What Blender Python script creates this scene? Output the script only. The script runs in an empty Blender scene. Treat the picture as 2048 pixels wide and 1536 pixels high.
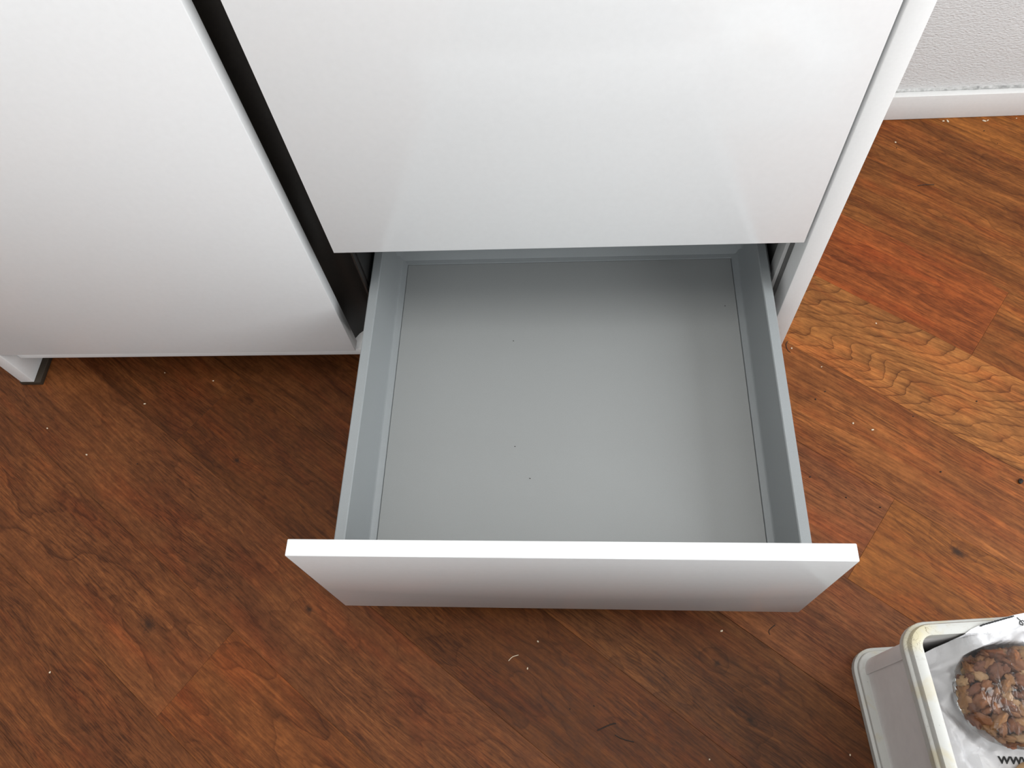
import bpy, bmesh, math, random
from mathutils import Vector, Matrix, noise

random.seed(7)
scene = bpy.context.scene
COL = scene.collection

# ------------------------------------------------------------------ camera
cam_data = bpy.data.cameras.new('camera')
cam_data.sensor_width = 36.0
cam_data.lens = 36.0 * 1547.4 / 2048.0
cam_data.clip_start = 0.02
cam = bpy.data.objects.new('camera', cam_data)
COL.objects.link(cam)
RX = Vector((0.99676359, 0.0302034, -0.074499))
RY = Vector((-0.00829029, -0.88317193, -0.46897614))
RZ = Vector((-0.0799601, 0.46807596, -0.88006323))
m3 = Matrix((RX, -RY, -RZ)).transposed()
cam.matrix_world = Matrix.Translation((0.31226, -0.61886, 1.15026)) @ m3.to_4x4()
scene.camera = cam

# ------------------------------------------------------------------ world, lights, exposure
world = bpy.data.worlds.new('sky')
scene.world = world
world.use_nodes = True
wb = world.node_tree.nodes['Background']
wb.inputs['Color'].default_value = (0.80, 0.90, 1.0, 1)
wb.inputs['Strength'].default_value = 1.0

def area(name, loc, target, sx, sy, power, color):
    d = bpy.data.lights.new(name, 'AREA')
    d.shape = 'RECTANGLE'; d.size = sx; d.size_y = sy
    d.energy = power; d.color = color
    o = bpy.data.objects.new(name, d)
    COL.objects.link(o)
    o.location = loc
    o.rotation_euler = (Vector(target) - Vector(loc)).to_track_quat('-Z', 'Y').to_euler()
    return o

area('window_daylight_right', (2.16, -0.62, 1.50), (0.0, -0.62, 1.50), 1.6, 1.3, 46, (0.955, 0.98, 1.0))
area('front_fill_light', (-0.2, -2.36, 1.62), (-0.2, 0.0, 1.2), 2.0, 1.2, 15, (0.955, 0.98, 1.0))  # added fill to brighten the cabinet fronts from behind the camera
area('overhead_fill_light', (0.35, -0.45, 2.40), (0.35, -0.45, 0.0), 0.8, 0.8, 13, (1.0, 0.98, 0.95))  # added overhead fill standing in for ceiling bounce

vs = scene.view_settings
scene.display_settings.display_device = 'sRGB'
vs.view_transform = 'Standard'
vs.look = 'None'
vs.gamma = 1.0
vs.use_curve_mapping = False
vs.exposure = 0.04

# ------------------------------------------------------------------ helpers
def lin(r, g, b):
    f = lambda c: (c / 255 / 12.92) if c / 255 <= 0.04045 else ((c / 255 + 0.055) / 1.055) ** 2.4
    return (f(r), f(g), f(b), 1.0)

def tag(o, label=None, cat=None, group=None, kind=None):
    if label: o['label'] = label
    if cat: o['category'] = cat
    if group: o['group'] = group
    if kind: o['kind'] = kind
    return o

def empty(name, loc=(0, 0, 0), rz=0.0):
    o = bpy.data.objects.new(name, None)
    o.empty_display_size = 0.05
    o.location = loc; o.rotation_euler = (0, 0, rz)
    COL.objects.link(o)
    return o

def link_mesh(name, me, mat=None, parent=None, loc=None):
    o = bpy.data.objects.new(name, me)
    if mat and not me.materials: me.materials.append(mat)
    COL.objects.link(o)
    if parent: o.parent = parent
    if loc: o.location = loc
    return o

def from_bm(name, bm, mat, parent=None, smooth=False, angle=None):
    me = bpy.data.meshes.new(name)
    bmesh.ops.recalc_face_normals(bm, faces=bm.faces)
    bm.to_mesh(me); bm.free()
    if smooth:
        for p in me.polygons: p.use_smooth = True
        if angle is not None: me.set_sharp_from_angle(angle=angle)
    return link_mesh(name, me, mat, parent)

def bx(bm, x0, x1, y0, y1, z0, z1, bev=0.0, seg=2):
    r = bmesh.ops.create_cube(bm, size=1.0)
    vs_ = r['verts']
    for v in vs_:
        v.co = Vector(((x0 + x1) / 2 + v.co.x * (x1 - x0), (y0 + y1) / 2 + v.co.y * (y1 - y0), (z0 + z1) / 2 + v.co.z * (z1 - z0)))
    if bev > 0:
        es = list({e for v in vs_ for e in v.link_edges})
        bmesh.ops.bevel(bm, geom=es, offset=bev, segments=seg, profile=0.5, affect='EDGES')

def box(name, b, mat, parent=None, bev=0.0):
    bm = bmesh.new()
    bx(bm, *b, bev=bev)
    return from_bm(name, bm, mat, parent, smooth=bev > 0, angle=math.radians(50))

def extrude_profile(bm, pts, axis, a0, a1, closed=True):
    """pts: 2-D outline; axis 'y' -> (x,z) swept along y, 'z' -> (x,y) swept along z, 'x' -> (y,z) swept along x"""
    def P(p, a):
        if axis == 'y': return (p[0], a, p[1])
        if axis == 'z': return (p[0], p[1], a)
        return (a, p[0], p[1])
    A = [bm.verts.new(P(p, a0)) for p in pts]
    B = [bm.verts.new(P(p, a1)) for p in pts]
    n = len(pts)
    for i in range(n if closed else n - 1):
        j = (i + 1) % n
        bm.faces.new((A[i], A[j], B[j], B[i]))
    if closed:
        bm.faces.new(A[::-1]); bm.faces.new(B)

# ------------------------------------------------------------------ node helpers
def new_mat(name):
    m = bpy.data.materials.new(name)
    m.use_nodes = True
    nt = m.node_tree
    return m, nt, nt.nodes['Principled BSDF']

def nd(nt, t, **kw):
    n = nt.nodes.new(t)
    for k, v in kw.items(): setattr(n, k, v)
    return n

def mth(nt, op, a, b=None, c=None, clamp=False):
    n = nt.nodes.new('ShaderNodeMath'); n.operation = op; n.use_clamp = clamp
    for i, v in enumerate((a, b, c)):
        if v is None: continue
        if isinstance(v, (int, float)): n.inputs[i].default_value = v
        else: nt.links.new(v, n.inputs[i])
    return n.outputs[0]

def mapr(nt, v, a, b, c=0.0, d=1.0, smooth=False):
    n = nt.nodes.new('ShaderNodeMapRange')
    if smooth: n.interpolation_type = 'SMOOTHSTEP'
    nt.links.new(v, n.inputs[0])
    n.inputs[1].default_value = a; n.inputs[2].default_value = b
    n.inputs[3].default_value = c; n.inputs[4].default_value = d
    return n.outputs[0]

def mix(nt, fac, a, b, blend='MIX'):
    n = nt.nodes.new('ShaderNodeMix'); n.data_type = 'RGBA'; n.blend_type = blend
    for sock, v in ((n.inputs[0], fac), (n.inputs[6], a), (n.inputs[7], b)):
        if isinstance(v, (int, float)): sock.default_value = v
        elif isinstance(v, tuple): sock.default_value = v
        else: nt.links.new(v, sock)
    return n.outputs[2]

def noise4(nt, vec, w, scale, detail=2.0, rough=0.5, dist=0.0):
    n = nt.nodes.new('ShaderNodeTexNoise'); n.noise_dimensions = '4D'
    nt.links.new(vec, n.inputs['Vector'])
    if isinstance(w, (int, float)): n.inputs['W'].default_value = w
    else: nt.links.new(w, n.inputs['W'])
    n.inputs['Scale'].default_value = scale; n.inputs['Detail'].default_value = detail
    n.inputs['Roughness'].default_value = rough; n.inputs['Distortion'].default_value = dist
    return n.outputs['Fac']

def attr(nt, name):
    n = nt.nodes.new('ShaderNodeAttribute'); n.attribute_type = 'OBJECT'; n.attribute_name = name
    return n

def bump(nt, h, strength, dist, bsdf):
    b = nt.nodes.new('ShaderNodeBump')
    b.inputs['Strength'].default_value = strength; b.inputs['Distance'].default_value = dist
    nt.links.new(h, b.inputs['Height']); nt.links.new(b.outputs[0], bsdf.inputs['Normal'])

def scaled(nt, vec, sx, sy, sz=1.0):
    n = nt.nodes.new('ShaderNodeVectorMath'); n.operation = 'MULTIPLY'
    nt.links.new(vec, n.inputs[0]); n.inputs[1].default_value = (sx, sy, sz)
    return n.outputs[0]

def objco(nt):
    return nt.nodes.new('ShaderNodeTexCoord').outputs['Object']

# ------------------------------------------------------------------ materials
def mat_simple(name, col, rough=0.5, spec=0.5, grain=0.0, gscale=400, bstr=0.0, bscale=600, metallic=0.0, coat=0.0):
    m, nt, p = new_mat(name)
    co = objco(nt)
    if grain > 0:
        f = noise4(nt, co, 0.0, gscale, 3)
        c = mix(nt, mapr(nt, f, 0.3, 0.7), tuple(x * (1 - grain) for x in col[:3]) + (1,), tuple(min(1, x * (1 + grain)) for x in col[:3]) + (1,))
        nt.links.new(c, p.inputs['Base Color'])
    else:
        p.inputs['Base Color'].default_value = col
    p.inputs['Roughness'].default_value = rough
    p.inputs['Specular IOR Level'].default_value = spec
    p.inputs['Metallic'].default_value = metallic
    p.inputs['Coat Weight'].default_value = coat
    p.inputs['Coat Roughness'].default_value = 0.08
    if bstr > 0:
        bump(nt, noise4(nt, co, 3.0, bscale, 2), bstr, 0.0004, p)
    return m

M_LACQ = mat_simple('white_lacquer', (0.80, 0.806, 0.805, 1), 0.16, 1.0, grain=0.012, gscale=120, bstr=0.02, bscale=90)
M_EDGE = mat_simple('white_edge_band', (0.82, 0.82, 0.83, 1), 0.35, 0.5, grain=0.01)
M_PANEL = mat_simple('white_panel', (0.78, 0.78, 0.77, 1), 0.35, 0.5, grain=0.015, gscale=300)
M_CARC = mat_simple('grey_carcass', (0.42, 0.42, 0.41, 1), 0.5, 0.4, grain=0.03)
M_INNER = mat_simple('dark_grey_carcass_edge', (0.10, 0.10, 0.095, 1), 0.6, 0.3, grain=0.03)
M_METAL = mat_simple('grey_powder_coat', lin(138, 142, 143), 0.40, 0.45, grain=0.05, gscale=1500, bstr=0.06, bscale=1800)
M_TRAY = mat_simple('grey_drawer_bottom', lin(143, 145, 144), 0.5, 0.4, grain=0.03, gscale=900, bstr=0.03, bscale=1200)
M_RUN = mat_simple('zinc_runner', (0.45, 0.46, 0.46, 1), 0.35, 0.5, grain=0.05, metallic=0.6)
M_BLACK = mat_simple('shade_black', (0.015, 0.014, 0.013, 1), 0.5, 0.4)  # shade as colour: dark drawer bay and runner holes
M_WENGE = mat_simple('dark_brown_profile', (0.020, 0.016, 0.013, 1), 0.42, 0.45, grain=0.15, gscale=200)
M_PAD = mat_simple('dark_brown_foot', (0.035, 0.025, 0.016, 1), 0.6, 0.3, grain=0.1)
M_SKIRT = mat_simple('skirting_paint', (0.68, 0.675, 0.66, 1), 0.4, 0.4, grain=0.02, gscale=150, bstr=0.05, bscale=200)
M_BEAD = mat_simple('grey_dusty_filler', (0.42, 0.42, 0.41, 1), 0.8, 0.2, grain=0.45, gscale=110, bstr=0.3, bscale=250)
M_CEIL = mat_simple('ceiling_paint', (0.80, 0.80, 0.79, 1), 0.9, 0.2, grain=0.02)
M_FRAME = mat_simple('window_frame_paint', (0.8, 0.8, 0.8, 1), 0.4, 0.4, grain=0.01)
M_BLOCKER = mat_simple('dark_light_blocker', (0.06, 0.05, 0.045, 1), 0.8, 0.2, grain=0.05)  # for the unseen block added to shade the drawer front
M_SUB = mat_simple('dark_subfloor', (0.02, 0.012, 0.008, 1), 0.9, 0.1, grain=0.1)

def mat_wallpaper():
    m, nt, p = new_mat('woven_wallpaper')
    co = objco(nt)
    big = noise4(nt, co, 1.0, 4, 3)
    # embossed weave: horizontal threads broken into short lumps
    a = noise4(nt, scaled(nt, co, 150, 150, 330), 2.0, 1.0, 2, 0.5, 0.4)
    b = noise4(nt, scaled(nt, co, 260, 260, 420), 5.0, 1.0, 1)
    h = mth(nt, 'ADD', mth(nt, 'MULTIPLY', a, 0.7), mth(nt, 'MULTIPLY', b, 0.3))
    c = mix(nt, mapr(nt, big, 0.3, 0.7), (0.60, 0.60, 0.595, 1), (0.645, 0.645, 0.64, 1))
    nt.links.new(c, p.inputs['Base Color'])
    p.inputs['Roughness'].default_value = 0.75
    p.inputs['Specular IOR Level'].default_value = 0.25
    bump(nt, h, 0.85, 0.0026, p)
    return m
M_WALL = mat_wallpaper()

def mat_wood():
    m, nt, p = new_mat('vinyl_wood_plank')
    co = objco(nt)
    seed = attr(nt, 'seed').outputs['Fac']
    base = attr(nt, 'tint').outputs['Color']
    fig = attr(nt, 'figure').outputs['Vector']        # (ring count, line strength, wiggle)
    sep = nd(nt, 'ShaderNodeSeparateXYZ'); nt.links.new(fig, sep.inputs[0])
    nring, lstr, wig = sep.outputs
    # wavy coordinates
    warp = noise4(nt, scaled(nt, co, 7, 14), mth(nt, 'ADD', seed, 9.1), 1.0, 3, 0.5)
    warp = mth(nt, 'MULTIPLY', mth(nt, 'SUBTRACT', warp, 0.5), wig)
    # zig-zag: figured (quilted) grain
    h = noise4(nt, scaled(nt, co, 2.2, 11), seed, 1.0, 1.2, 0.4, 0.3)
    h2 = noise4(nt, scaled(nt, co, 13, 17), mth(nt, 'ADD', seed, 3.7), 1.0, 3.0, 0.5, 0.3)
    h = mth(nt, 'ADD', h, mth(nt, 'ADD', warp, mth(nt, 'MULTIPLY', mth(nt, 'SUBTRACT', h2, 0.5), mth(nt, 'MULTIPLY', wig, 0.35))))
    sl = nd(nt, 'ShaderNodeSeparateXYZ'); nt.links.new(attr(nt, 'slant').outputs['Vector'], sl.inputs[0])
    cc = nd(nt, 'ShaderNodeSeparateXYZ'); nt.links.new(co, cc.inputs[0])
    calm = mth(nt, 'SUBTRACT', 1.0, mth(nt, 'MULTIPLY', mth(nt, 'ABSOLUTE', sl.outputs[0]), 0.22))
    h = mth(nt, 'MULTIPLY', h, calm)
    h = mth(nt, 'ADD', h, mth(nt, 'ADD', mth(nt, 'MULTIPLY', cc.outputs[0], sl.outputs[0]), mth(nt, 'MULTIPLY', cc.outputs[1], sl.outputs[1])))
    knot_f = None
    for key in ('knot_a', 'knot_b'):
        k = attr(nt, key).outputs['Vector']
        ks = nd(nt, 'ShaderNodeSeparateXYZ'); nt.links.new(k, ks.inputs[0])
        cs = nd(nt, 'ShaderNodeSeparateXYZ'); nt.links.new(co, cs.inputs[0])
        du = mth(nt, 'DIVIDE', mth(nt, 'SUBTRACT', cs.outputs[0], ks.outputs[0]), mth(nt, 'MULTIPLY', ks.outputs[2], 1.5))
        dv = mth(nt, 'DIVIDE', mth(nt, 'SUBTRACT', cs.outputs[1], ks.outputs[1]), ks.outputs[2])
        d2 = mth(nt, 'ADD', mth(nt, 'MULTIPLY', du, du), mth(nt, 'MULTIPLY', dv, dv))
        infl = mth(nt, 'DIVIDE', 1.0, mth(nt, 'ADD', 1.0, mth(nt, 'MULTIPLY', d2, 0.12)))
        h = mth(nt, 'ADD', h, mth(nt, 'MULTIPLY', infl, 0.16))
        jag = noise4(nt, scaled(nt, co, 300, 300), 4.4, 1.0, 2)
        core = mth(nt, 'POWER', 2.718, mth(nt, 'MULTIPLY', mth(nt, 'MULTIPLY', d2, mapr(nt, jag, 0.3, 0.7, 0.5, 2.2)), -1.6))
        knot_f = core if knot_f is None else mth(nt, 'MAXIMUM', knot_f, core)
    fr = mth(nt, 'FRACT', mth(nt, 'MULTIPLY', h, nring))
    ramp = nd(nt, 'ShaderNodeValToRGB'); nt.links.new(fr, ramp.inputs[0])
    cr = ramp.color_ramp
    cr.elements[0].position = 0.0; cr.elements[0].color = (0.15, 0.15, 0.15, 1)
    cr.elements[1].position = 0.035; cr.elements[1].color = (1, 1, 1, 1)
    for pos, v in ((0.09, 0.55), (0.25, 0.22), (0.6, 0.04), (0.97, 0.0)):
        e = cr.elements.new(pos); e.color = (v, v, v, 1)
    lmask = mapr(nt, noise4(nt, scaled(nt, co, 5, 16), mth(nt, 'ADD', seed, 21.0), 1.0, 2), 0.38, 0.62, 0.6, 1.0)
    line = mth(nt, 'MULTIPLY', mth(nt, 'MULTIPLY', ramp.outputs[0], lstr), lmask)
    # follow the figure with the fine grain as well
    co2 = nd(nt, 'ShaderNodeCombineXYZ')
    c0 = nd(nt, 'ShaderNodeSeparateXYZ'); nt.links.new(co, c0.inputs[0])
    nt.links.new(c0.outputs[0], co2.inputs[0])
    nt.links.new(mth(nt, 'ADD', c0.outputs[1], mth(nt, 'MULTIPLY', h, 0.035)), co2.inputs[1])
    cf = co2.outputs[0]
    streak = noise4(nt, scaled(nt, cf, 3.0, 70), mth(nt, 'ADD', seed, 5.0), 1.0, 5, 0.62, 0.15)
    pores = noise4(nt, scaled(nt, cf, 38, 620), mth(nt, 'ADD', seed, 7.0), 1.0, 3, 0.6)
    pores2 = noise4(nt, scaled(nt, cf, 90, 380), mth(nt, 'ADD', seed, 8.0), 1.0, 2, 0.6, 0.4)
    pdens = mapr(nt, noise4(nt, scaled(nt, co, 4, 14), mth(nt, 'ADD', seed, 12.0), 1.0, 2), 0.35, 0.65, 0.25, 1.0)
    pore = mth(nt, 'MULTIPLY', mapr(nt, pores, 0.47, 0.60), pdens)
    pore2 = mapr(nt, pores2, 0.56, 0.70)
    blotch = noise4(nt, scaled(nt, co, 4.5, 13), mth(nt, 'ADD', seed, 14.0), 1.0, 4, 0.55, 0.5)
    mott = noise4(nt, scaled(nt, co, 55, 120), mth(nt, 'ADD', seed, 15.0), 1.0, 5, 0.68)
    c = mix(nt, mapr(nt, blotch, 0.36, 0.64), (0.84, 0.79, 0.77, 1), (1.20, 1.17, 1.10, 1))
    c = mix(nt, 1.0, base, c, 'MULTIPLY')
    broad = noise4(nt, scaled(nt, cf, 1.1, 26), mth(nt, 'ADD', seed, 41.0), 1.0, 3, 0.55, 0.25)
    c = mix(nt, mth(nt, 'MULTIPLY', mapr(nt, broad, 0.44, 0.58, 1.0, 0.0), sl.outputs[2]), c, mix(nt, 1.0, c, (0.50, 0.44, 0.42, 1), 'MULTIPLY'))
    fine = noise4(nt, scaled(nt, cf, 9, 230), mth(nt, 'ADD', seed, 43.0), 1.0, 3, 0.6, 0.1)
    c = mix(nt, 1.0, c, mix(nt, mapr(nt, fine, 0.32, 0.68), (0.72, 0.69, 0.68, 1), (1.30, 1.30, 1.28, 1)), 'MULTIPLY')
    red = noise4(nt, scaled(nt, co, 6, 22), mth(nt, 'ADD', seed, 31.0), 1.0, 4, 0.6, 0.4)
    c = mix(nt, mapr(nt, red, 0.48, 0.72, 0.0, 0.75), c, mix(nt, 1.0, c, (1.18, 0.82, 0.70, 1), 'MULTIPLY'))
    c = mix(nt, mapr(nt, streak, 0.30, 0.50, 0.5, 0.0), c, mix(nt, 1.0, c, (0.52, 0.47, 0.45, 1), 'MULTIPLY'))
    c = mix(nt, mapr(nt, streak, 0.54, 0.74, 0.0, 0.6), c, mix(nt, 1.0, c, (1.42, 1.40, 1.32, 1), 'MULTIPLY'))
    c = mix(nt, mapr(nt, mott, 0.35, 0.65, 0.0, 1.0), mix(nt, 1.0, c, (0.78, 0.75, 0.73, 1), 'MULTIPLY'), mix(nt, 1.0, c, (1.2, 1.2, 1.2, 1), 'MULTIPLY'))
    c = mix(nt, mth(nt, 'MULTIPLY', pore, 0.8), c, mix(nt, 1.0, c, (0.40, 0.36, 0.34, 1), 'MULTIPLY'))
    c = mix(nt, mth(nt, 'MULTIPLY', pore2, 0.35), c, mix(nt, 1.0, c, (0.45, 0.40, 0.38, 1), 'MULTIPLY'))
    c = mix(nt, mth(nt, 'MULTIPLY', line, 1.0, clamp=True), c, mix(nt, 1.0, c, (0.40, 0.34, 0.32, 1), 'MULTIPLY'))
    c = mix(nt, mth(nt, 'MULTIPLY', knot_f, 0.85, clamp=True), c, (0.014, 0.008, 0.005, 1))
    nt.links.new(c, p.inputs['Base Color'])
    rr = mapr(nt, mott, 0.3, 0.7, 0.42, 0.56)
    nt.links.new(rr, p.inputs['Roughness'])
    p.inputs['Specular IOR Level'].default_value = 0.17
    hb = mth(nt, 'SUBTRACT', mth(nt, 'MULTIPLY', mott, 0.3), mth(nt, 'ADD', pore, mth(nt, 'MULTIPLY', line, 0.4)))
    bump(nt, hb, 0.16, 0.0006, p)
    return m
M_WOOD = mat_wood()

def mat_bin():
    m, nt, p = new_mat('aged_white_plastic')
    co = objco(nt)
    st = noise4(nt, co, 2.0, 22, 4, 0.6, 0.6)
    sp = noise4(nt, co, 5.0, 420, 2, 0.5)
    dirt = noise4(nt, co, 8.0, 60, 4, 0.6, 0.3)
    c = mix(nt, mapr(nt, st, 0.56, 0.70, 0.0, 0.6), (0.52, 0.52, 0.49, 1), (0.50, 0.43, 0.26, 1))
    c = mix(nt, mapr(nt, dirt, 0.60, 0.72, 0.0, 0.45), c, (0.34, 0.29, 0.22, 1))
    c = mix(nt, mapr(nt, sp, 0.70, 0.76, 0.0, 0.6), c, (0.12, 0.09, 0.07, 1))
    dv = nd(nt, 'ShaderNodeVectorMath', operation='DISTANCE')
    nt.links.new(co, dv.inputs[0]); dv.inputs[1].default_value = (-0.138, 0.172, 0.205)
    near = mapr(nt, mth(nt, 'ADD', dv.outputs['Value'], mth(nt, 'MULTIPLY', mth(nt, 'SUBTRACT', dirt, 0.5), 0.05)), 0.012, 0.030, 1.0, 0.0)
    c = mix(nt, mth(nt, 'MULTIPLY', near, mapr(nt, st, 0.38, 0.60, 0.15, 0.8)), c, (0.58, 0.52, 0.33, 1))
    crack = mapr(nt, mth(nt, 'ABSOLUTE', mth(nt, 'SUBTRACT', noise4(nt, co, 11.0, 75, 3, 0.5, 0.5), 0.5)), 0.0, 0.012, 1.0, 0.0)
    c = mix(nt, mth(nt, 'MULTIPLY', mth(nt, 'MULTIPLY', crack, near), 0.7), c, (0.16, 0.11, 0.06, 1))
    nt.links.new(c, p.inputs['Base Color'])
    p.inputs['Roughness'].default_value = 0.45
    p.inputs['Specular IOR Level'].default_value = 0.4
    bump(nt, noise4(nt, co, 1.0, 500, 2), 0.08, 0.0006, p)
    return m
M_BIN = mat_bin()
M_BINBODY = mat_simple('smooth_grey_white_plastic', (0.80, 0.775, 0.76, 1), 0.45, 0.4, grain=0.03, gscale=60, bstr=0.05, bscale=400)

def mat_bag():
    m, nt, p = new_mat('white_plastic_bag_film')
    co = objco(nt)
    a = noise4(nt, co, 2.0, 38, 4, 0.55, 1.2)
    p.inputs['Base Color'].default_value = (0.66, 0.66, 0.67, 1)
    p.inputs['Roughness'].default_value = 0.32
    p.inputs['Specular IOR Level'].default_value = 0.5
    bump(nt, a, 0.35, 0.004, p)
    return m
M_BAG = mat_bag()
M_INK = mat_simple('black_print', (0.012, 0.012, 0.012, 1), 0.5, 0.3)

def mat_film():
    m, nt, p = new_mat('clear_packaging_film')
    nt.nodes.remove(p)
    out = nt.nodes['Material Output']
    tr = nd(nt, 'ShaderNodeBsdfTransparent'); tr.inputs[0].default_value = (0.93, 0.93, 0.92, 1)
    gl = nd(nt, 'ShaderNodeBsdfGlossy'); gl.inputs['Roughness'].default_value = 0.10
    gl.inputs['Color'].default_value = (0.9, 0.9, 0.9, 1)
    fr = nd(nt, 'ShaderNodeFresnel'); fr.inputs[0].default_value = 1.5
    co = objco(nt)
    b = nd(nt, 'ShaderNodeBump'); b.inputs['Strength'].default_value = 0.6; b.inputs['Distance'].default_value = 0.004
    nt.links.new(noise4(nt, scaled(nt, co, 70, 45, 60), 1.0, 1.0, 3, 0.5, 0.8), b.inputs['Height'])
    nt.links.new(b.outputs[0], gl.inputs['Normal']); nt.links.new(b.outputs[0], fr.inputs['Normal'])
    mx = nd(nt, 'ShaderNodeMixShader')
    nt.links.new(mth(nt, 'ADD', mth(nt, 'MULTIPLY', fr.outputs[0], 0.55), 0.02, clamp=True), mx.inputs[0])
    nt.links.new(tr.outputs[0], mx.inputs[1]); nt.links.new(gl.outputs[0], mx.inputs[2])
    nt.links.new(mx.outputs[0], out.inputs['Surface'])
    return m
M_FILM = mat_film()

def mat_walnut():
    m, nt, p = new_mat('walnut_kernel')
    co = objco(nt)
    rnd = nd(nt, 'ShaderNodeObjectInfo').outputs['Random']
    ramp = nd(nt, 'ShaderNodeValToRGB'); nt.links.new(rnd, ramp.inputs[0])
    cr = ramp.color_ramp
    cr.elements[0].position = 0.0; cr.elements[0].color = lin(112, 62, 38)
    cr.elements[1].position = 1.0; cr.elements[1].color = lin(232, 200, 155)
    for pos, c_ in ((0.3, lin(140, 82, 58)), (0.55, lin(168, 112, 72)), (0.8, lin(188, 140, 92))):
        e = cr.elements.new(pos); e.color = c_
    n1 = noise4(nt, co, rnd, 260, 4, 0.6, 0.5)
    c = mix(nt, mapr(nt, n1, 0.40, 0.62, 0.0, 0.85), ramp.outputs[0], mix(nt, 1.0, ramp.outputs[0], (0.42, 0.30, 0.24, 1), 'MULTIPLY'))
    c = mix(nt, mapr(nt, n1, 0.36, 0.45, 0.75, 0.0), c, lin(226, 194, 150))
    nt.links.new(c, p.inputs['Base Color'])
    p.inputs['Roughness'].default_value = 0.5
    p.inputs['Specular IOR Level'].default_value = 0.4
    bump(nt, n1, 0.4, 0.002, p)
    return m
M_NUT = mat_walnut()
M_TAN = mat_simple('tan_paper', lin(196, 160, 118), 0.7, 0.3, grain=0.08, gscale=80, bstr=0.1, bscale=300)
M_CRUMB = mat_simple('pale_crumb', lin(215, 200, 175), 0.8, 0.2, grain=0.1)
M_SPECK = mat_simple('dark_speck', (0.012, 0.008, 0.006, 1), 0.6, 0.3, grain=0.1)
M_FIBRE = mat_simple('fibre', (0.03, 0.02, 0.015, 1), 0.6, 0.3)

# ------------------------------------------------------------------ room
X0, X1, Y0, Y1, ZC = -1.25, 2.2, -2.4, 0.588, 2.45
floor = box('floor', (X0, X1, Y0, Y1, -0.05, -0.0035), M_SUB)
tag(floor, kind='structure')

TH = math.radians(-36.3)
EA = Vector((math.cos(TH), math.sin(TH))); NA = Vector((-math.sin(TH), math.cos(TH)))
def clip_poly(poly):
    for (ax, lim, sgn) in ((0, X0 + .001, 1), (0, X1 - .001, -1), (1, Y0 + .001, 1), (1, Y1 - .002, -1)):
        out = []
        for i in range(len(poly)):
            a, b = poly[i], poly[(i + 1) % len(poly)]
            ia, ib = sgn * (a[ax] - lim) >= 0, sgn * (b[ax] - lim) >= 0
            if ia: out.append(a)
            if ia != ib:
                t = (lim - a[ax]) / (b[ax] - a[ax]); out.append(a + (b - a) * t)
        poly = out
        if not poly: return poly
    return poly

PW, PL = 0.1505, 1.22
JOINT = {-6: -0.2, -5: -0.55, -4: 0.091, -3: 0.60, -2: -0.222, -1: 0.12, 0: 0.22, 1: 0.762, 2: 0.2, 3: 0.1, 4: 0.752, 5: 0.1, 6: 0.35}
# (row, index of the plank right of the row's joint) -> tint, seed, figure(ring count, line strength, wiggle), knots in (along, across) floor coordinates
BROWN = (0.118, 0.047, 0.022); RED = (0.150, 0.054, 0.025); DARK = (0.092, 0.037, 0.017)
ORANGE = (0.205, 0.086, 0.030); FIGCOL = (0.235, 0.110, 0.048); REDOR = (0.205, 0.066, 0.025); WALN = (0.185, 0.077, 0.030)
TAN_R = (0.185, 0.078, 0.036)
STYLE = {
    (-6, 0): (BROWN, 3.1, (9, .5, .3)), (-6, -1): (BROWN, 8.3, (9, .5, .3)),
    (-5, 0): (BROWN, 11.2, (8, .45, .35)), (-5, 1): (BROWN, 4.6, (8, .45, .35)),
    (-4, -1): ((.135, .055, .027), 2.35, (7, 0.8, .30), (-0.02, -0.525, .012)), (-4, 0): ((.150, .058, .024), 17.4, (10, .75, .25)),
    (-3, -1): ((.122, .050, .025), 6.8, (8, .5, .35), (-0.24, -0.455, .0065), (0.16, -.36, .006)), (-3, 0): (BROWN, 7.7, (8, .5, .3)),
    (-2, -1): (DARK, 5.5, (8, .4, .35)), (-2, 0): (DARK[:1] + (.036, .015), 9.9, (9, .55, .35), (-0.11, -0.262, .006)),
    (-1, -1): (DARK, 51.5, (8, .4, .3)), (0, -1): (BROWN, 52.5, (8, .4, .3)), (-3, -2): (BROWN, 53.5, (8, .5, .3)), (-4, -2): (BROWN, 54.5, (8, .5, .3)),
    (-1, 0): ((.105, .046, .022), 12.7, (9, .55, .4), (0.747, -0.098, .006), (0.675, -0.062, .005)),
    (0, 0): ((.150, .064, .036), 14.1, (8, .35, .2)),
    (1, -1): ((.165, .068, .037), 16.0, (8, .35, .2)), (1, 0): (ORANGE, 18.8, (9, .5, .3), (0.868, 0.278, .009)),
    (2, 0): ((.200, .083, .036), 20.3, (7, .35, .15)),
    (3, 0): (FIGCOL, 23.6, (13, 1.1, .55)),
    (4, -1): (REDOR, 25.1, (9, .6, .2)), (4, 0): (WALN, 26.4, (9, .6, .2)),
    (5, 0): (WALN, 28.9, (10, .65, .22)), (6, -1): (WALN, 30.2, (10, .65, .2)), (6, 0): (WALN, 32.2, (9, .6, .2)),
}
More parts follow.
